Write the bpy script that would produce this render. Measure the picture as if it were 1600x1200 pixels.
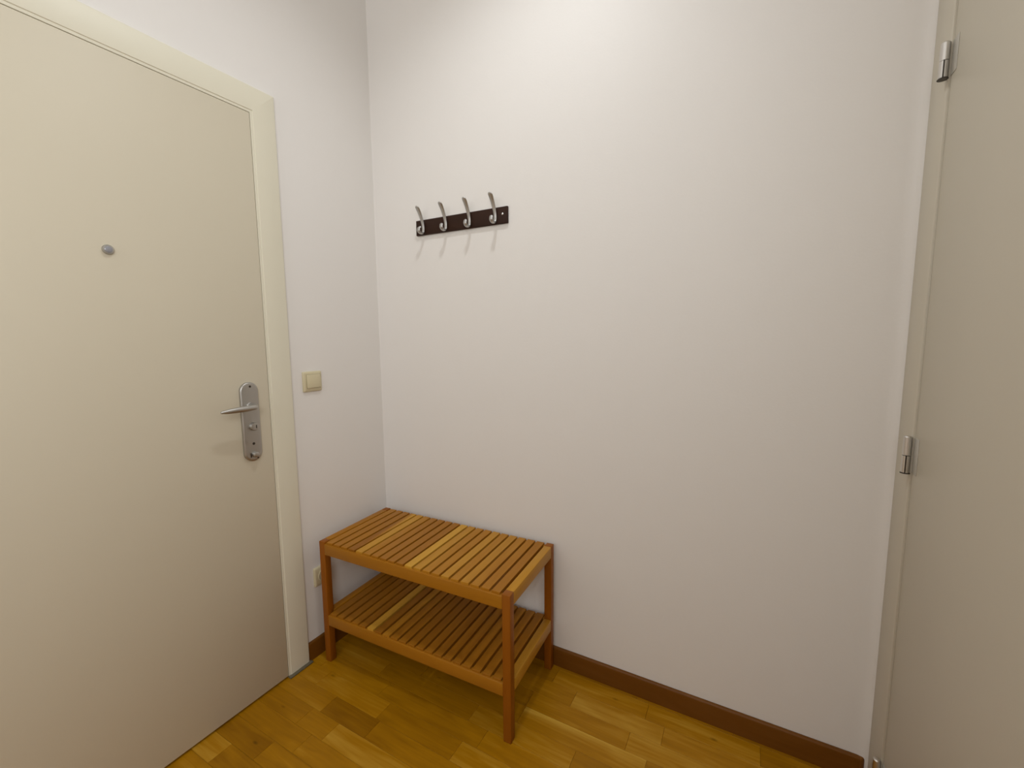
import bpy, bmesh, math, random
from mathutils import Vector, Matrix

for o in list(bpy.data.objects):
    bpy.data.objects.remove(o, do_unlink=True)
S = bpy.context.scene
COL = S.collection
random.seed(7)

# ------------------------------------------------------------------ camera
CX, CY, CZ = 1.5018, -1.4794, 1.2946
YAW, PITCH, ROLL, FPX = 0.5013, -0.1123, -0.0074, 682.14
d = Vector((-math.sin(YAW) * math.cos(PITCH), math.cos(YAW) * math.cos(PITCH), math.sin(PITCH)))
rt = Vector((math.cos(YAW), math.sin(YAW), 0))
up = rt.cross(d)
r2 = rt * math.cos(ROLL) + up * math.sin(ROLL)
u2 = -rt * math.sin(ROLL) + up * math.cos(ROLL)
cam_d = bpy.data.cameras.new('camera')
cam = bpy.data.objects.new('camera', cam_d)
COL.objects.link(cam)
cam_d.sensor_width = 36.0
cam_d.lens = FPX / 1600 * 36.0
cam_d.clip_start = 0.01
cam.matrix_world = Matrix(((r2.x, u2.x, -d.x, CX), (r2.y, u2.y, -d.y, CY), (r2.z, u2.z, -d.z, CZ), (0, 0, 0, 1)))
S.camera = cam

# ------------------------------------------------------------------ world, lamp, exposure
w = bpy.data.worlds.new('world')
S.world = w
w.use_nodes = True
w.node_tree.nodes['Background'].inputs[0].default_value = (0.02, 0.02, 0.02, 1)
S.view_settings.view_transform = 'Standard'
S.view_settings.look = 'None'
S.view_settings.gamma = 1
S.view_settings.use_curve_mapping = False
S.view_settings.exposure = 0.02
LX, LY, LZ = 0.90, -0.62, 3.00
ld = bpy.data.lights.new('ceiling_downlight', 'SPOT')         # recessed downlight over the corner, throws the crisp shadows
ld.spot_size = math.radians(134)
ld.spot_blend = 1.0
ld.energy = 30
ld.color = (0.96, 1.0, 1.03)
ld.shadow_soft_size = 0.042
lo = bpy.data.objects.new('ceiling_downlight', ld)
lo.location = (LX, LY, LZ)
COL.objects.link(lo)
wd = bpy.data.lights.new('far_end_fill', 'AREA')         # added soft fill from the far end, an assumed source out of view
wd.shape = 'RECTANGLE'; wd.size = 1.6; wd.size_y = 0.8
wd.energy = 13.0
wd.color = (0.96, 1.0, 1.03)
wo = bpy.data.objects.new('far_end_fill', wd)
wo.location = (0.92, -4.15, 2.2)
wo.rotation_euler = (math.radians(90), 0, 0)
COL.objects.link(wo)

rd = bpy.data.lights.new('right_side_fill', 'AREA')        # added fill panel at the right wall behind the camera, no doorway modelled
rd.shape = 'RECTANGLE'; rd.size = 0.85; rd.size_y = 0.8
rd.energy = 19.0
rd.color = (0.96, 1.0, 1.03)
ro = bpy.data.objects.new('right_side_fill', rd)
ro.location = (1.845, -2.25, 1.95)
ro.rotation_euler = (math.radians(90), 0, math.radians(90))
COL.objects.link(ro)

W = 1.8509          # x of the right wall
YB = -4.2           # y of the wall behind the camera
HC = 3.12           # ceiling height

# ------------------------------------------------------------------ helpers
def tag(o, label=None, cat=None, group=None, kind=None):
    if label: o['label'] = label
    if cat: o['category'] = cat
    if group: o['group'] = group
    if kind: o['kind'] = kind
    return o

def empty(name, loc=(0, 0, 0), rz=0):
    o = bpy.data.objects.new(name, None)
    o.location = loc
    o.rotation_euler = (0, 0, rz)
    o.empty_display_size = 0.05
    COL.objects.link(o)
    return o

def link(name, me, mat, parent=None, loc=(0, 0, 0)):
    if mat and not me.materials:
        me.materials.append(mat)
    o = bpy.data.objects.new(name, me)
    o.location = loc
    if parent: o.parent = parent
    COL.objects.link(o)
    return o

def finish(bm, name, smooth=False, angle=35):
    bmesh.ops.recalc_face_normals(bm, faces=bm.faces)
    me = bpy.data.meshes.new(name)
    bm.to_mesh(me)
    bm.free()
    if smooth:
        for p in me.polygons: p.use_smooth = True
        try: me.set_sharp_from_angle(angle=math.radians(angle))
        except Exception: pass
    return me

def add_box(bm, x0, x1, y0, y1, z0, z1):
    v = [bm.verts.new(p) for p in ((x0, y0, z0), (x1, y0, z0), (x1, y1, z0), (x0, y1, z0),
                                   (x0, y0, z1), (x1, y0, z1), (x1, y1, z1), (x0, y1, z1))]
    for f in ((0, 3, 2, 1), (4, 5, 6, 7), (0, 1, 5, 4), (1, 2, 6, 5), (2, 3, 7, 6), (3, 0, 4, 7)):
        bm.faces.new([v[i] for i in f])

def box_me(name, x0, x1, y0, y1, z0, z1, bev=0.0, seg=2):
    bm = bmesh.new()
    add_box(bm, x0, x1, y0, y1, z0, z1)
    if bev:
        bmesh.ops.bevel(bm, geom=list(bm.edges), offset=bev, segments=seg, profile=0.5, affect='EDGES')
    return finish(bm, name, smooth=bool(bev), angle=50)

def extrude_profile(name, pts, to3, a, b, smooth=False, angle=40):
    """pts: closed 2-D outline; to3(u, v, s) -> 3-D; swept from s=a to s=b"""
    bm = bmesh.new()
    A = [bm.verts.new(to3(u, v, a)) for u, v in pts]
    B = [bm.verts.new(to3(u, v, b)) for u, v in pts]
    n = len(pts)
    bm.faces.new(A)
    bm.faces.new(B)
    for i in range(n):
        bm.faces.new((A[i], A[(i + 1) % n], B[(i + 1) % n], B[i]))
    return finish(bm, name, smooth, angle)

def lathe(name, prof, axis, base, seg=28, angle=35):
    """prof: (radius, height) along axis from base"""
    ax = Vector(axis).normalized()
    s = Vector((0, 0, 1)) if abs(ax.z) < 0.9 else Vector((0, 1, 0))
    e1 = ax.cross(s).normalized()
    e2 = ax.cross(e1)
    bm = bmesh.new()
    rings = []
    for r, h in prof:
        c = Vector(base) + ax * h
        rings.append([bm.verts.new(c + (e1 * math.cos(2 * math.pi * k / seg) + e2 * math.sin(2 * math.pi * k / seg)) * r)
                      for k in range(seg)])
    for a, b in zip(rings, rings[1:]):
        for k in range(seg):
            bm.faces.new((a[k], a[(k + 1) % seg], b[(k + 1) % seg], b[k]))
    bm.faces.new(rings[0])
    bm.faces.new(rings[-1])
    return finish(bm, name, True, angle)

def catmull(P, n=6):
    out = []
    for i in range(len(P) - 1):
        p0, p1, p2, p3 = P[max(i - 1, 0)], P[i], P[i + 1], P[min(i + 2, len(P) - 1)]
        for k in range(n):
            t = k / n
            out.append([0.5 * (2 * b + (c - a) * t + (2 * a - 5 * b + 4 * c - e) * t * t + (-a + 3 * b - 3 * c + e) * t ** 3)
                        for a, b, c, e in zip(p0, p1, p2, p3)])
    out.append(list(P[-1]))
    return out

def sweep(name, path, side, seg=14):
    """path rows: x, y, z, half width (along side), half thickness; rounded ends"""
    side = Vector(side).normalized()
    rows = [(Vector(p[:3]), p[3], p[4]) for p in path]
    first, last = rows[0], rows[-1]
    t0 = (rows[1][0] - rows[0][0]).normalized()
    t1 = (rows[-1][0] - rows[-2][0]).normalized()
    pre = [(first[0] - t0 * first[1] * math.sin(a), first[1] * math.cos(a), first[2] * math.cos(a)) for a in (1.5, 1.2, 0.8, 0.4)]
    post = [(last[0] + t1 * last[1] * math.sin(a), last[1] * math.cos(a), last[2] * math.cos(a)) for a in (0.4, 0.8, 1.2, 1.5)]
    rows = pre + rows + post
    bm = bmesh.new()
    rings = []
    for i, (c, hw, ht) in enumerate(rows):
        t = (rows[min(i + 1, len(rows) - 1)][0] - rows[max(i - 1, 0)][0]).normalized()
        s = (side - t * side.dot(t)).normalized()
        n = t.cross(s)
        rings.append([bm.verts.new(c + s * hw * math.cos(2 * math.pi * k / seg) + n * ht * math.sin(2 * math.pi * k / seg)) for k in range(seg)])
    for a, b in zip(rings, rings[1:]):
        for k in range(seg):
            bm.faces.new((a[k], a[(k + 1) % seg], b[(k + 1) % seg], b[k]))
    bm.faces.new(rings[0])
    bm.faces.new(rings[-1])
    return finish(bm, name, True, 60)

# ------------------------------------------------------------------ materials
def new_mat(name):
    m = bpy.data.materials.new(name)
    m.use_nodes = True
    nt = m.node_tree
    return m, nt, nt.nodes['Principled BSDF']

def paint(name, col, rough, bump=0.05, scale=180, spec=0.5, var=0.02):
    m, nt, b = new_mat(name)
    N, L = nt.nodes.new, nt.links.new
    tc = N('ShaderNodeTexCoord')
    n1 = N('ShaderNodeTexNoise'); n1.inputs['Scale'].default_value = 3.0; n1.inputs['Detail'].default_value = 3
    mx = N('ShaderNodeMix'); mx.data_type = 'RGBA'
    mx.inputs[6].default_value = (*[c * (1 - var) for c in col], 1)
    mx.inputs[7].default_value = (*[min(1, c * (1 + var)) for c in col], 1)
    L(tc.outputs['Object'], n1.inputs['Vector']); L(n1.outputs['Fac'], mx.inputs[0]); L(mx.outputs[2], b.inputs['Base Color'])
    n2 = N('ShaderNodeTexNoise'); n2.inputs['Scale'].default_value = scale; n2.inputs['Detail'].default_value = 2
    bp = N('ShaderNodeBump'); bp.inputs['Strength'].default_value = bump; bp.inputs['Distance'].default_value = 0.002
    L(tc.outputs['Object'], n2.inputs['Vector']); L(n2.outputs['Fac'], bp.inputs['Height']); L(bp.outputs['Normal'], b.inputs['Normal'])
    b.inputs['Roughness'].default_value = rough
    b.inputs['Specular IOR Level'].default_value = spec
    return m

def metal(name, col, rough, metallic=1.0):
    m, nt, b = new_mat(name)
    N, L = nt.nodes.new, nt.links.new
    tc = N('ShaderNodeTexCoord'); n = N('ShaderNodeTexNoise'); n.inputs['Scale'].default_value = 60
    mr = N('ShaderNodeMapRange'); mr.inputs[3].default_value = rough * 0.85; mr.inputs[4].default_value = rough * 1.15
    L(tc.outputs['Object'], n.inputs['Vector']); L(n.outputs['Fac'], mr.inputs[0]); L(mr.outputs[0], b.inputs['Roughness'])
    b.inputs['Base Color'].default_value = (*col, 1)
    b.inputs['Metallic'].default_value = metallic
    return m

def wood(name, dark, mid, light, axis, rough, grain=1.0, knots=False, streak=None, coarse=1.0):
    """tone of each piece comes from its object property 'tone' (the board's own colour)"""
    m, nt, b = new_mat(name)
    N, L = nt.nodes.new, nt.links.new
    tc = N('ShaderNodeTexCoord'); oi = N('ShaderNodeObjectInfo')
    at = N('ShaderNodeAttribute'); at.attribute_type = 'OBJECT'; at.attribute_name = 'tone'
    off = N('ShaderNodeVectorMath'); off.operation = 'MULTIPLY_ADD'
    cmb = N('ShaderNodeCombineXYZ')
    for i in range(3): L(oi.outputs['Random'], cmb.inputs[i])
    off.inputs[1].default_value = (13.1, 7.7, 5.3)
    L(cmb.outputs[0], off.inputs[0]); L(tc.outputs['Object'], off.inputs[2])
    mp = N('ShaderNodeMapping')
    sc = [70 * coarse] * 3; sc['xyz'.index(axis)] = 4.0 * coarse
    mp.inputs['Scale'].default_value = sc
    L(off.outputs[0], mp.inputs['Vector'])
    n1 = N('ShaderNodeTexNoise'); n1.inputs['Scale'].default_value = 1.0; n1.inputs['Detail'].default_value = 5; n1.inputs['Distortion'].default_value = 0.8
    L(mp.outputs[0], n1.inputs['Vector'])
    mp2 = N('ShaderNodeMapping')
    sc2 = [18 * coarse] * 3; sc2['xyz'.index(axis)] = 3.0 * coarse
    mp2.inputs['Scale'].default_value = sc2
    L(off.outputs[0], mp2.inputs['Vector'])
    n2 = N('ShaderNodeTexNoise'); n2.inputs['Scale'].default_value = 1.0; n2.inputs['Detail'].default_value = 2; n2.inputs['Distortion'].default_value = 1.5
    L(mp2.outputs[0], n2.inputs['Vector'])
    # t = tone + grain
    a1 = N('ShaderNodeMath'); a1.operation = 'MULTIPLY_ADD'; a1.inputs[1].default_value = 0.34 * grain; a1.inputs[2].default_value = -0.17 * grain
    a2 = N('ShaderNodeMath'); a2.operation = 'MULTIPLY_ADD'; a2.inputs[1].default_value = 0.40 * grain; a2.inputs[2].default_value = -0.20 * grain
    s1 = N('ShaderNodeMath'); s1.operation = 'ADD'; s2 = N('ShaderNodeMath'); s2.operation = 'ADD'
    L(n1.outputs['Fac'], a1.inputs[0]); L(n2.outputs['Fac'], a2.inputs[0])
    L(a1.outputs[0], s1.inputs[0]); L(a2.outputs[0], s1.inputs[1]); L(s1.outputs[0], s2.inputs[0]); L(at.outputs['Fac'], s2.inputs[1])
    last = s2
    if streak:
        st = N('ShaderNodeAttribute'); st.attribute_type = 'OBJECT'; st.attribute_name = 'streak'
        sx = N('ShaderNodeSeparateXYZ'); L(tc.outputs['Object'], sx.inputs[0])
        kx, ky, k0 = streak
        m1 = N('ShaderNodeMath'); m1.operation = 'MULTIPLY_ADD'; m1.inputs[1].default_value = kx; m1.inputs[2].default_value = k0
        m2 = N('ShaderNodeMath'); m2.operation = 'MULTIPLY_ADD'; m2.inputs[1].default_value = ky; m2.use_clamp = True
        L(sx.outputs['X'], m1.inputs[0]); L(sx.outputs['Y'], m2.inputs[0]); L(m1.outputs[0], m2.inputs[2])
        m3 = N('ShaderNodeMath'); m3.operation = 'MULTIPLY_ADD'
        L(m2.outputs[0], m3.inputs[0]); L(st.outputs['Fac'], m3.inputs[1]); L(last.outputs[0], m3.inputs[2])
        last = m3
    cr = N('ShaderNodeValToRGB')
    e = cr.color_ramp.elements
    e[0].position = 0.0; e[0].color = (*dark, 1)
    e[1].position = 1.0; e[1].color = (*light, 1)
    x = cr.color_ramp.elements.new(0.5); x.color = (*mid, 1)
    L(last.outputs[0], cr.inputs[0])
    colout = cr.outputs[0]
    if knots:
        vo = N('ShaderNodeTexVoronoi'); vo.inputs['Scale'].default_value = 1.0
        mpk = N('ShaderNodeMapping'); sk = [11.0] * 3; sk['xyz'.index(axis)] = 4.5; mpk.inputs['Scale'].default_value = sk
        L(off.outputs[0], mpk.inputs['Vector']); L(mpk.outputs[0], vo.inputs['Vector'])
        mr = N('ShaderNodeMapRange'); mr.inputs[1].default_value = 0.015; mr.inputs[2].default_value = 0.07; mr.inputs[3].default_value = 0.6; mr.inputs[4].default_value = 0.0
        L(vo.outputs['Distance'], mr.inputs[0])
        mx = N('ShaderNodeMix'); mx.data_type = 'RGBA'; mx.inputs[7].default_value = (*[c * 0.3 for c in dark], 1)
        L(mr.outputs[0], mx.inputs[0]); L(cr.outputs[0], mx.inputs[6]); colout = mx.outputs[2]
    L(colout, b.inputs['Base Color'])
    bp = N('ShaderNodeBump'); bp.inputs['Strength'].default_value = 0.12; bp.inputs['Distance'].default_value = 0.001
    L(n1.outputs['Fac'], bp.inputs['Height']); L(bp.outputs['Normal'], b.inputs['Normal'])
    b.inputs['Roughness'].default_value = rough
    b.inputs['Specular IOR Level'].default_value = 0.22
    return m

M_wall = paint('wall_paint', (0.84, 0.805, 0.765), 0.5, 0.10, 140, 0.4, 0.012)
M_ceil = paint('ceiling_paint', (0.85, 0.83, 0.80), 0.8, 0.05, 140, 0.3)
M_door = paint('cream_door_paint', (0.66, 0.595, 0.46), 0.52, 0.04, 60, 0.5, 0.012)
M_frame = paint('cream_frame_paint', (0.78, 0.735, 0.59), 0.45, 0.04, 60, 0.5, 0.012)
M_door2 = paint('grey_cream_door_paint', (0.60, 0.545, 0.44), 0.42, 0.05, 50, 0.45, 0.02)
M_steel = metal('satin_nickel', (0.47, 0.455, 0.43), 0.42)
M_chrome = metal('polished_steel', (0.72, 0.71, 0.69), 0.16)
M_hook = metal('satin_hook_metal', (0.50, 0.49, 0.475), 0.45)
M_hinge = metal('hinge_zinc', (0.70, 0.68, 0.65), 0.30)
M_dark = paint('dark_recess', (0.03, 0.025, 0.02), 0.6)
M_gap = paint('rocker_gap_shade', (0.30, 0.26, 0.16), 0.5, 0.0, 60, 0.3, 0.0)  # darker than the switch plastic: shade round the rocker put into the colour
M_hplate = paint('painted_hinge_plate', (0.50, 0.47, 0.41), 0.35, 0.02, 60, 0.5, 0.0)
M_slot = metal('dark_slot_metal', (0.09, 0.08, 0.07), 0.45)
M_plastic = paint('cream_plastic', (0.66, 0.58, 0.38), 0.28, 0.0, 60, 0.5, 0.0)
M_seal = paint('grey_sill_strip', (0.14, 0.12, 0.075), 0.6, 0.2, 90)
M_glass, _nt, _b = new_mat('peephole_glass')
_b.inputs['Base Color'].default_value = (0.30, 0.30, 0.32, 1); _b.inputs['Roughness'].default_value = 0.08
FD, FM, FL = (0.20, 0.078, 0.001), (0.42, 0.188, 0.003), (0.70, 0.42, 0.06)
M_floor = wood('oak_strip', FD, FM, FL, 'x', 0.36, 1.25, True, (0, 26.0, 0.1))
M_base = wood('baseboard_oak', (0.10, 0.032, 0.003), (0.165, 0.058, 0.006), (0.25, 0.105, 0.025), 'x', 0.38, 0.7)
M_baseY = wood('baseboard_oak_side', (0.10, 0.032, 0.003), (0.165, 0.058, 0.006), (0.25, 0.105, 0.025), 'y', 0.38, 0.7)
BD, BM_, BL = (0.19, 0.058, 0.004), (0.41, 0.165, 0.010), (0.72, 0.40, 0.05)
M_slat = wood('bench_slat_wood', BD, BM_, BL, 'y', 0.42, 0.45, False, (34.0, 3.6, 0.15))
M_railx = wood('bench_rail_wood', BD, BM_, BL, 'x', 0.42, 0.45)
M_raily = wood('bench_side_wood', BD, BM_, BL, 'y', 0.42, 0.45)
M_leg = wood('bench_leg_wood', (0.18, 0.048, 0.003), (0.31, 0.095, 0.005), (0.50, 0.20, 0.02), 'z', 0.42, 0.45)
M_board = wood('dark_rack_wood', (0.012, 0.004, 0.002), (0.030, 0.010, 0.004), (0.05, 0.018, 0.008), 'x', 0.5, 0.7)

# ------------------------------------------------------------------ structure: walls, ceiling
DY1 = -0.549              # entry door leaf: edge near the corner
DW = 0.83
DY0 = DY1 - DW            # hinge side
FY1 = -0.459              # outer edge of the frame near the corner
FY0 = DY0 - 0.09
LT = 2.03                 # leaf top
FT = 2.1177               # frame top

# back wall: thin caulked fillets where it meets the left wall and the right frame
pts = [(-0.12, 0.12), (-0.12, -0.004), (0.0, -0.004), (0.0012, -0.0012), (0.004, 0.0), (W - 0.034, 0.0), (W - 0.022, -0.0008), (W - 0.011, -0.0032), (W - 0.001, -0.0075), (W + 0.12, -0.0075), (W + 0.12, 0.12)]
o = link('wall_back', extrude_profile('wall_back', pts, lambda u, v, s: (u, v, s), -0.05, HC, True, 60), M_wall); tag(o, kind='structure')

bm = bmesh.new()                                   # left wall with the doorway cut out of it
add_box(bm, -0.12, 0, FY1 - 0.03, -0.002, -0.05, HC)
add_box(bm, -0.12, 0, YB, FY0 + 0.03, -0.05, HC)
add_box(bm, -0.12, 0, FY0 + 0.03, FY1 - 0.03, FT - 0.03, HC)
o = link('wall_left', finish(bm, 'wall_left'), M_wall); tag(o, kind='structure')
R_T, R_GAP, R_W = 2.16, -0.122, 0.83               # right frame top, leaf edge, leaf width
bm = bmesh.new()
add_box(bm, W + 0.004, W + 0.12, YB, R_GAP - R_W - 0.09, -0.05, HC)
add_box(bm, W + 0.004, W + 0.12, R_GAP - R_W - 0.09, -0.008, R_T - 0.03, HC)
o = link('wall_right', finish(bm, 'wall_right'), M_wall); tag(o, kind='structure')
o = link('wall_front', box_me('wall_front', -0.12, W + 0.12, YB - 0.12, YB, -0.05, HC), M_wall); tag(o, kind='structure')
o = link('ceiling', box_me('ceiling', -0.12, W + 0.12, YB - 0.12, 0.12, HC, HC + 0.1), M_ceil); tag(o, kind='structure')

# ------------------------------------------------------------------ floor of oak strips
floor = link('floor', box_me('floor', -0.12, W + 0.12, YB, 0.12, -0.06, -0.0035), M_dark); tag(floor, kind='structure')
PITCH_Y = 0.0715
known = {0: [0.905], 1: [0.70, 1.003, 1.309, 1.62], 2: [0.62, 0.865, 1.213, 1.52], 3: [0.45, 0.868, 1.2805, 1.60],
         4: [0.30, 0.72, 1.08, 1.40], 5: [0.068, 0.373, 0.80, 1.25], 6: [0.13, 0.44, 0.748, 1.15], 7: [0.247, 0.459, 0.90, 1.33],
         8: [0.2155, 0.345, 0.76, 1.10], 9: [0.30, 0.72, 1.2], 10: [0.214, 0.60, 1.0], 11: [0.102, 0.48, 0.85]}
tones = {(0, 1): .50, (1, 1): .45, (1, 2): .60, (1, 3): .48, (2, 2): .47, (2, 3): .58, (3, 2): .52, (3, 3): .42, (4, 2): .52, (4, 3): .42,
         (5, 1): .42, (5, 2): .34, (6, 1): .50, (6, 2): .33, (6, 3): .55, (7, 0): .46, (7, 1): .22, (7, 2): .36, (7, 3): .40, (8, 0): .40, (8, 1): .42,
         (8, 2): .60, (9, 0): .40, (9, 1): .44, (10, 0): .26, (10, 1): .42, (11, 0): .60, (11, 1): .34}
x_lo, x_hi = -0.02, W + 0.06
row, y1 = -1, 0.049
k = 0
while y1 > YB:
    y0 = y1 - PITCH_Y
    js = known.get(row)
    if js is None:
        js = []
        x = random.uniform(0.05, 0.36)
        while x < x_hi - 0.1:
            js.append(x); x += random.choice((0.306, 0.306, 0.38, 0.44))
    ed = [x_lo] + list(js)
    if js:
        while x_hi - ed[-1] > 0.5: ed.append(ed[-1] + 0.34)
    ed.append(x_hi)
    ya, yb = max(y0, YB + 0.0), min(y1, 0.06)
    for i in range(len(ed) - 1):
        g = 0.0003
        cx, cy = (ed[i] + ed[i + 1]) / 2, (y0 + y1) / 2
        hx, hy = (ed[i + 1] - ed[i]) / 2 - g, PITCH_Y / 2 - g
        bm = bmesh.new()
        add_box(bm, -hx, hx, max(-hy, YB - cy), hy, -0.003, 0)
        top = [e for e in bm.edges if all(v.co.z > -0.001 for v in e.verts)]
        bmesh.ops.bevel(bm, geom=top, offset=0.0004, segments=1, affect='EDGES')
        p = link('plank', finish(bm, 'plank'), M_floor, floor, (cx, cy, 0))
        p['tone'] = tones.get((row, i), random.uniform(0.30, 0.56))
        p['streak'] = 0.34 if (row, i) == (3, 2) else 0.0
    row += 1
    y1 = y0

# ------------------------------------------------------------------ baseboards
def base_profile(h=0.074, t=0.012):
    pr = [(0.0005, 0.0), (t, 0.0), (t, h - 0.008)]
    pr += [(t - 0.005 + 0.005 * math.cos(a), h - 0.008 + 0.008 * math.sin(a)) for a in (0.4, 0.8, 1.2, 1.57)]
    return pr + [(0.0005, h)]
def baseboard(name, mat, to3, a, b):
    o = link(name, extrude_profile(name, base_profile(), to3, a, b, True, 50), mat)
    tag(o, kind='structure'); o['tone'] = 0.5
    return o
bb = baseboard('baseboard_back', M_base, lambda u, v, s: (s, -u, v), 0.0005, W - 0.018)
# short return that rounds off the end of the back baseboard
pr = base_profile()
bm = bmesh.new()
rings = []
for a in (0, 0.35, 0.7, 1.05, 1.4, 1.57):
    rings.append([bm.verts.new((W - 0.018 + u * math.sin(a), -u * math.cos(a) - 0.0003, v)) for u, v in pr])
for A, B in zip(rings, rings[1:]):
    for i in range(len(pr)):
        bm.faces.new((A[i], A[(i + 1) % len(pr)], B[(i + 1) % len(pr)], B[i]))
bm.faces.new(rings[0]); bm.faces.new(rings[-1])
o = link('end_return', finish(bm, 'end_return', True, 50), M_base, bb); o['tone'] = 0.75
baseboard('baseboard_left', M_baseY, lambda u, v, s: (u, s, v), FY1 + 0.0005, -0.0128)
baseboard('baseboard_left_rear', M_baseY, lambda u, v, s: (u, s, v), YB + 0.001, FY0 - 0.0005)

# ------------------------------------------------------------------ entry door (left wall)
d1 = empty('door_1', (0, (DY0 + DY1) / 2, 0)); tag(d1, 'cream painted flush entrance door with long lock plate and peephole', None, None, 'structure')
oy = (DY0 + DY1) / 2
def rel(me, name, mat, parent, off):
    o = link(name, me, mat, parent); o.location = off
    return o
OFF = (0, -oy, 0)
LX_ = 0.012               # leaf face
rel(box_me('leaf', -0.030, LX_, DY0 + 0.001, DY1 - 0.001, 0.008, LT - 0.001, 0.0012, 2), 'leaf', M_door, d1, OFF)
# frame profile: u runs from the leaf outwards (0 .. 0.09), v is the height off the wall
FXO = 0.0140
fp = [(0.0008, -0.06), (0.0008, 0.0108), (0.0016, 0.0116), (0.0090, 0.0118), (0.0102, FXO - 0.0003), (0.012, FXO)]
fp += [(0.084, FXO)] + [(0.084 + 0.006 * math.sin(a), FXO - 0.006 + 0.006 * math.cos(a)) for a in (0.5, 1.0, 1.57)] + [(0.090, 0.0003), (0.058, 0.0003), (0.058, -0.06)]
def mitred(name, to3, lo, hi):
    """lo(u), hi(u): where the piece starts and ends for each u"""
    bm = bmesh.new()
    A = [bm.verts.new(to3(u, v, lo(u))) for u, v in fp]
    B = [bm.verts.new(to3(u, v, hi(u))) for u, v in fp]
    n = len(fp)
    bm.faces.new(A); bm.faces.new(B)
    for i in range(n): bm.faces.new((A[i], A[(i + 1) % n], B[(i + 1) % n], B[i]))
    return finish(bm, name, True, 28)
rel(mitred('jamb', lambda u, v, s: (v, DY1 + u, s), lambda u: 0.006, lambda u: LT + u * 0.97), 'jamb', M_frame, d1, OFF)
rel(mitred('jamb', lambda u, v, s: (v, DY0 - u, s), lambda u: 0.006, lambda u: LT + u * 0.97), 'jamb', M_frame, d1, OFF)
rel(mitred('head', lambda u, v, s: (v, s, LT + u * 0.97), lambda u: DY0 - u, lambda u: DY1 + u), 'head', M_frame, d1, OFF)
sl = rel(box_me('sill_strip', -0.05, 0.0265, DY1 - 0.002, FY1 + 0.006, 0.0002, 0.0058, 0.001), 'sill_strip', M_seal, d1, OFF)
rel(box_me('gap_shade_strip', -0.06, -0.008, DY0, DY1 - 0.003, 0.0002, 0.004), 'gap_shade_strip', M_dark, d1, OFF)  # near-black strip, paints in the shade of the gap under the leaf
rel(box_me('dark_backing', -0.10, -0.062, FY0 + 0.034, FY1 - 0.034, -0.03, FT - 0.034), 'dark_backing', M_dark, d1, OFF)  # added near-black panel behind the leaf, stops light and keeps its gaps dark

# peephole
pe = rel(lathe('peephole', [(0.0125, 0), (0.0125, 0.004), (0.0115, 0.006), (0.0090, 0.0065)], (1, 0, 0), (LX_, -0.9562, 1.5237)), 'peephole', M_steel, d1, OFF)
rel(lathe('lens', [(0.0086, 0.0), (0.0082, 0.0015), (0.005, 0.003), (0.0005, 0.0035)], (1, 0, 0), (LX_ + 0.0055, -0.9562, 1.5237)), 'lens', M_glass, pe, (0, 0, 0))

# lock plate: long stadium-shaped back plate
PYC, PZ0, PZ1, PHW, PTH = -0.6225, 0.870, 1.142, 0.0305, 0.010
def stadium(hw, n=14):
    out = []
    for k in range(n + 1):
        a = math.pi * k / n
        out.append((hw * math.cos(a), PZ1 - PHW + hw * math.sin(a)))
    for k in range(n + 1):
        a = math.pi + math.pi * k / n
        out.append((hw * math.cos(a), PZ0 + PHW + hw * math.sin(a)))
    return out
bm = bmesh.new()
rings = []
for hw, x in ((PHW, 0.0), (PHW, PTH - 0.004), (PHW - 0.0012, PTH - 0.0017), (PHW - 0.004, PTH - 0.0003), (PHW - 0.007, PTH)):
    rings.append([bm.verts.new((LX_ + x, PYC + u, v)) for u, v in stadium(hw)])
for A, B in zip(rings, rings[1:]):
    for i in range(len(A)):
        bm.faces.new((A[i], A[(i + 1) % len(A)], B[(i + 1) % len(A)], B[i]))
bm.faces.new(rings[0]); bm.faces.new(rings[-1])
plate = rel(finish(bm, 'lock_plate', True, 50), 'lock_plate', M_steel, d1, OFF)
PX = LX_ + PTH
Z3 = (0, 0, 0)
# lever: neck out of the plate, elbow, tapering grip towards the hinge side
path = [(PX - 0.002, -0.6245, 1.062, .0095, .0095), (PX + 0.018, -0.6245, 1.062, .0090, .0090), (PX + 0.034, -0.6265, 1.062, .0088, .0088), (PX + 0.044, -0.634, 1.062, .0086, .0088),
        (PX + 0.047, -0.646, 1.062, .0090, .0090), (PX + 0.047, -0.668, 1.0615, .0095, .0092), (PX + 0.046, -0.695, 1.061, .0090, .0085), (PX + 0.044, -0.720, 1.060, .0070, .0065), (PX + 0.042, -0.737, 1.0595, .0042, .004)]
rel(sweep('lever_handle', catmull(path, 5), (0, 0, 1), 18), 'lever_handle', M_steel, plate, Z3)
rel(lathe('lever_collar', [(0.0125, 0), (0.0125, 0.004), (0.0110, 0.006)], (1, 0, 0), (PX - 0.0005, -0.6245, 1.062)), 'lever_collar', M_steel, plate, Z3)
cy = rel(lathe('lock_cylinder', [(0.0138, 0), (0.0138, 0.010), (0.0126, 0.0118), (0.0100, 0.0122)], (1, 0, 0), (PX - 0.0005, -0.6190, 0.9905)), 'lock_cylinder', M_steel, plate, Z3)
cy['label'] = 'round keyed lock cylinder'
rel(lathe('screw', [(0.0040, 0), (0.0040, 0.0008), (0.0030, 0.0010)], (1, 0, 0), (PX - 0.0003, -0.6205, 1.1275), 16), 'screw', M_slot, plate, Z3)
rel(lathe('screw', [(0.0045, 0), (0.0045, 0.0008), (0.0034, 0.0010)], (1, 0, 0), (PX - 0.0003, -0.6215, 0.9310), 16), 'screw', M_slot, plate, Z3)
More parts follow.
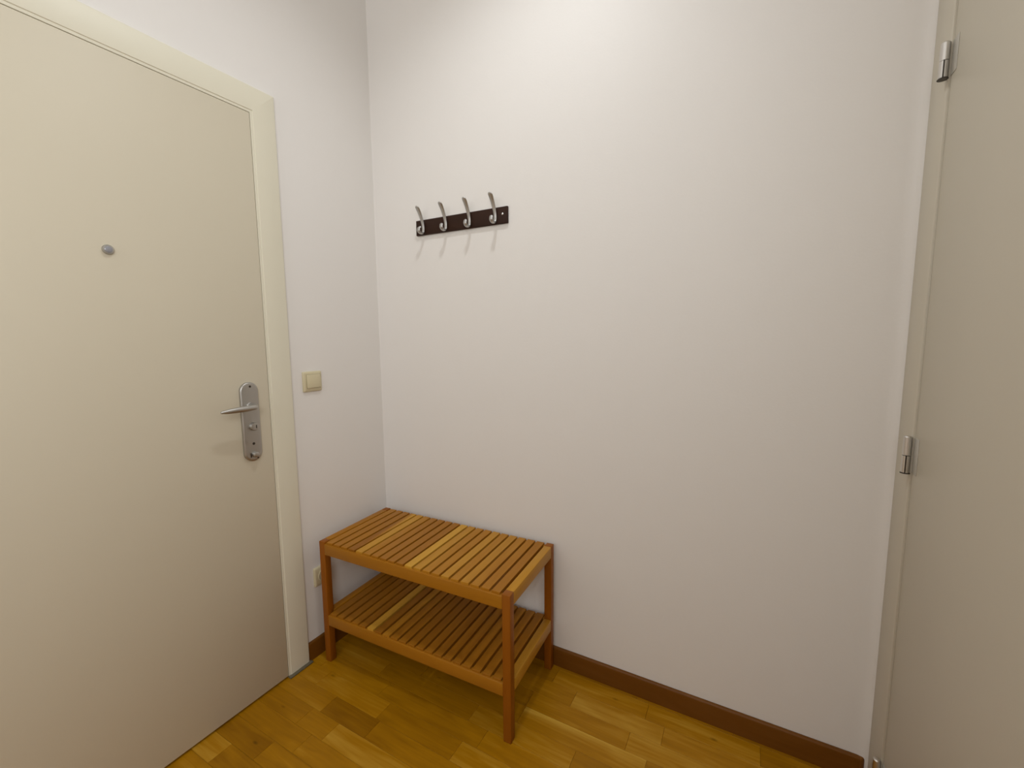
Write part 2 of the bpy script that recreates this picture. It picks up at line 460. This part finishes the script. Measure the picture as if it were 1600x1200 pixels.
rel(lathe('screw', [(0.0032, 0), (0.0032, 0.0008), (0.0024, 0.0010)], (1, 0, 0), (PX - 0.0003, -0.6100, 0.8790), 16), 'screw', M_slot, plate, Z3)
rel(box_me('keyway', PX + 0.0112, PX + 0.0122, -0.6165, -0.6135, 0.9850, 0.9960), 'keyway', M_slot, plate, Z3)
# small domed privacy knob at the foot of the plate
rel(lathe('thumb_turn', [(0.0100, 0), (0.0100, 0.010), (0.0088, 0.0125), (0.0060, 0.0140)], (1, 0, 0), (PX - 0.0005, -0.6205, 0.8935)), 'thumb_turn', M_steel, plate, Z3)
rel(box_me('thumb_slot', PX - 0.0003, PX + 0.0006, -0.6350, -0.6315, 0.8840, 0.9000), 'thumb_slot', M_slot, plate, Z3)

# ------------------------------------------------------------------ right-hand door with three lift-off hinges
d2 = empty('door_2', (W, R_GAP - R_W / 2, 0)); tag(d2, 'greyish cream flush door hung on three pin hinges', None, None, 'structure')
OF2 = (-W, -(R_GAP - R_W / 2), 0)
rel(box_me('leaf', W + 0.004, W + 0.042, R_GAP - R_W, R_GAP - 0.0025, 0.008, R_T - 0.075, 0.0015, 2), 'leaf', M_door2, d2, OF2)
rel(box_me('jamb', W, W + 0.10, R_GAP + 0.0015, -0.008, 0.0004, R_T, 0.0015, 2), 'jamb', M_door2, d2, OF2)
rel(box_me('jamb', W, W + 0.10, R_GAP - R_W - 0.085, R_GAP - R_W - 0.003, 0.0004, R_T, 0.0015, 2), 'jamb', M_door2, d2, OF2)
rel(box_me('head', W, W + 0.10, R_GAP - R_W - 0.0025, R_GAP + 0.0010, R_T - 0.072, R_T, 0.0015, 2), 'head', M_door2, d2, OF2)
rel(box_me('dark_backing', W + 0.045, W + 0.09, R_GAP - R_W - 0.002, R_GAP + 0.001, 0.0004, R_T - 0.073), 'dark_backing', M_dark, d2, OF2)  # added near-black panel, keeps the gaps round this leaf dark
HR = 0.0085
def hinge(z0, z1, yax):
    xa = W - 0.0085
    zm = (z0 + z1) / 2 - 0.002
    h = rel(lathe('hinge', [(HR * .6, 0), (HR, 0.0015), (HR, zm - z0 - 0.0008), (HR * .8, zm - z0 - 0.0004)], (0, 0, 1), (xa, yax, z0), 24), 'hinge', M_hinge, d2, OF2)
    rel(lathe('upper_knuckle', [(HR * .8, 0), (HR, 0.0012), (HR, z1 - zm - 0.003), (HR * .7, z1 - zm - 0.0005), (HR * .3, z1 - zm)], (0, 0, 1), (xa, yax, zm), 24), 'upper_knuckle', M_hinge, h, Z3)
    rel(box_me('hinge_plate', W + 0.0028, W + 0.0040, yax - 0.034, yax - 0.0045, z0 + 0.002, z1 - 0.002, 0.0004), 'hinge_plate', M_hplate, h, Z3)
    rel(box_me('pin_slot', xa - 0.0035, xa - 0.001, yax - HR - 0.0006, yax - HR + 0.002, z0 + 0.001, zm, 0.0), 'pin_slot', M_slot, h, Z3)
    rel(lathe('washer', [(HR * 1.15, 0), (HR * 1.15, 0.0012)], (0, 0, 1), (xa, yax, z0 - 0.0012), 24), 'washer', M_slot, h, Z3)
HY = R_GAP + 0.002
hinge(1.846, 1.922, HY); hinge(0.955, 1.046, HY); hinge(0.090, 0.181, HY)

# ------------------------------------------------------------------ wall switch and socket on the left wall
def plate_thing(name, label, cat, y0, y1, z0, z1):
    e = empty(name, (0, (y0 + y1) / 2, (z0 + z1) / 2)); tag(e, label, cat)
    hy, hz = (y1 - y0) / 2, (z1 - z0) / 2
    bm = bmesh.new()
    rs = []
    for ins, x in ((0, 0.0002), (0, 0.004), (0.0015, 0.0075), (0.005, 0.0095)):
        ring = []
        r = 0.004
        for sx, sz, a0 in ((1, 1, 0), (-1, 1, 90), (-1, -1, 180), (1, -1, 270)):
            for q in range(4):
                a = math.radians(a0 + q * 30)
                ring.append(bm.verts.new((x, sx * (hy - ins - r) + r * math.cos(a), sz * (hz - ins - r) + r * math.sin(a))))
        rs.append(ring)
    for A, B in zip(rs, rs[1:]):
        for i in range(len(A)): bm.faces.new((A[i], A[(i + 1) % len(A)], B[(i + 1) % len(A)], B[i]))
    bm.faces.new(rs[0]); bm.faces.new(rs[-1])
    link('cover_frame', finish(bm, 'cover_frame', True, 50), M_plastic, e)
    return e, hy, hz
e, hy, hz = plate_thing('light_switch', 'cream plastic rocker light switch on the wall beside the door', 'light switch', -0.4085, -0.3275, 1.0805, 1.1590)
bm = bmesh.new(); add_box(bm, 0.007, 0.0122, -0.0275, 0.0325, -0.0245, 0.0275)
for v in bm.verts:
    if v.co.x > 0.01: v.co.x += 0.0022 if v.co.z < 0 else -0.0008
bmesh.ops.bevel(bm, geom=list(bm.edges), offset=0.0012, segments=2, profile=0.5, affect='EDGES')
link('rocker', finish(bm, 'rocker', True, 50), M_plastic, e)
link('rocker_gap', box_me('rocker_gap', 0.0085, 0.0098, -0.0288, 0.0338, -0.0258, 0.0284), M_gap, e)  # sheet that paints the shadow line round the rocker
e, hy, hz = plate_thing('wall_socket', 'cream plastic wall socket low on the wall, half hidden behind the bench leg', 'socket', -0.4120, -0.3310, 0.288, 0.367)
bm = bmesh.new()
so = lathe('socket_insert', [(0.026, 0), (0.026, 0.003), (0.0235, 0.004), (0.0215, 0.0015), (0.021, -0.001)], (1, 0, 0), (0.0092, 0, 0))
link('socket_insert', so, M_plastic, e)

# ------------------------------------------------------------------ coat rack on the back wall
RX0, RX1, RZ0, RZ1, RT = 0.2435, 0.6825, 1.7095, 1.7705, 0.010
rk = empty('coat_rack', ((RX0 + RX1) / 2, -0.0002, RZ0)); tag(rk, 'dark brown wooden coat rack with four metal hooks on the white wall', 'coat rack')
ORK = (-(RX0 + RX1) / 2, 0.0002, -RZ0)
b = rel(box_me('board', RX0, RX1, -RT, -0.0003, RZ0, RZ1, 0.0018, 2), 'board', M_board, rk, ORK); b['tone'] = 0.5
hp = [(.0430, .0195, .0078, .0042), (.0440, .0115, .0080, .0044), (.0375, .0050, .0076, .0042), (.0280, .0032, .0072, .0040), (.0190, .0070, .0068, .0038),
      (.0146, .0165, .0066, .0038), (.0152, .0360, .0067, .0038), (.0235, .0600, .0074, .0037), (.0345, .0810, .0086, .0035), (.0440, .0940, .0095, .0034), (.0485, .0990, .0092, .0032)]
hme = sweep('hook', catmull([(0, -a, z, hw, ht) for a, z, hw, ht in hp], 5), (1, 0, 0), 14)
for x in (0.2855, 0.401, 0.5155, 0.632):
    rel(hme, 'hook', M_hook, rk, (x - (RX0 + RX1) / 2, 0, 0))
for x in (0.6610, 0.2650):
    s = rel(lathe('screw', [(0.0042, 0), (0.0042, 0.0008), (0.0030, 0.0018), (0.0010, 0.0020)], (0, -1, 0), (x, -RT + 0.0003, 1.7440), 18), 'screw', M_chrome, rk, ORK)

# ------------------------------------------------------------------ slatted bench
BX1, BY0, BL_, BD_, BH, LG = 0.8913, -0.389, 0.8327, 0.3722, 0.5021, 0.028
BROT = 0.0382
bench = empty('slatted_bench', (BX1, BY0, 0), BROT); tag(bench, 'amber stained wooden slatted bench with a lower slatted shelf in the corner', 'bench')
# local frame: x from -BL_ to 0, y from 0 (front) to BD_ (back)
leg_me = box_me('leg', -LG / 2, LG / 2, -LG / 2, LG / 2, 0.0002, BH, 0.0016, 2)
for x, y, t in ((-LG / 2, LG / 2, .45), (-BL_ + LG / 2, LG / 2, .42), (-LG / 2, BD_ - LG / 2, .40), (-BL_ + LG / 2, BD_ - LG / 2, .42)):
    l = link('leg', leg_me, M_leg, bench, (x, y, 0)); l['tone'] = t
RH, ST = 0.043, 0.008
SH = 0.208                # shelf slat top
inner = BL_ - 2 * LG
rail_me = box_me('rail', -inner / 2, inner / 2, -0.010, 0.010, -RH, 0, 0.0012, 2)
side_len = BD_ - 2 * LG
side_me = box_me('side_rail', -LG / 2, LG / 2, -side_len / 2, side_len / 2, -RH, 0, 0.0014, 2)
side_me2 = box_me('side_rail', -LG / 2 + .003, LG / 2 - .001, -side_len / 2, side_len / 2, -RH, 0, 0.0014, 2)
GAP = 0.0090
NS = 20
SWID = (inner - (NS + 1) * GAP) / NS
hl, hi_ = (BD_ - 0.010) / 2, BD_ / 2 - 0.021          # notched under both ends so that it drops over the rails
pr_s = [(-hl, -ST), (-hl, -0.0008), (-hl + 0.0008, 0), (hl - 0.0008, 0), (hl, -0.0008), (hl, -ST), (hi_, -ST), (hi_, -0.018), (-hi_, -0.018), (-hi_, -ST)]
slat_me = extrude_profile('slat', pr_s, lambda u, v, t: (t, u, v), -SWID / 2, SWID / 2)
top_t = [.50, .44, .42, .26, .72, .54, .44, .40, .40, .36, .84, .66, .56, .52, .66, .56, .62, .52, .48, .40]
low_t = [.40, .36, .40, .44, .34, .80, .30, .56, .42, .38, .36, .34, .36, .32, .34, .36, .40, .36, .38, .36]
for z, ts, top in ((BH, top_t, True), (SH, low_t, False)):
    for y in (0.010, BD_ - 0.010):
        r = link('rail', rail_me, M_railx, bench, (-BL_ / 2, y, z - ST)); r['tone'] = .46
    for x in (-LG / 2, -BL_ + LG / 2):
        r = link('side_rail', side_me, M_raily, bench, (x, BD_ / 2, z)); r['tone'] = .66 if x > -.1 else .46
    for i in range(NS):
        x = -BL_ + LG + GAP + SWID / 2 + i * (SWID + GAP)
        s = link('slat', slat_me, M_slat, bench, (x, BD_ / 2, z + 0.0001)); s['tone'] = ts[i]
        s['streak'] = 0.55 if (top and i == 3) else 0.0
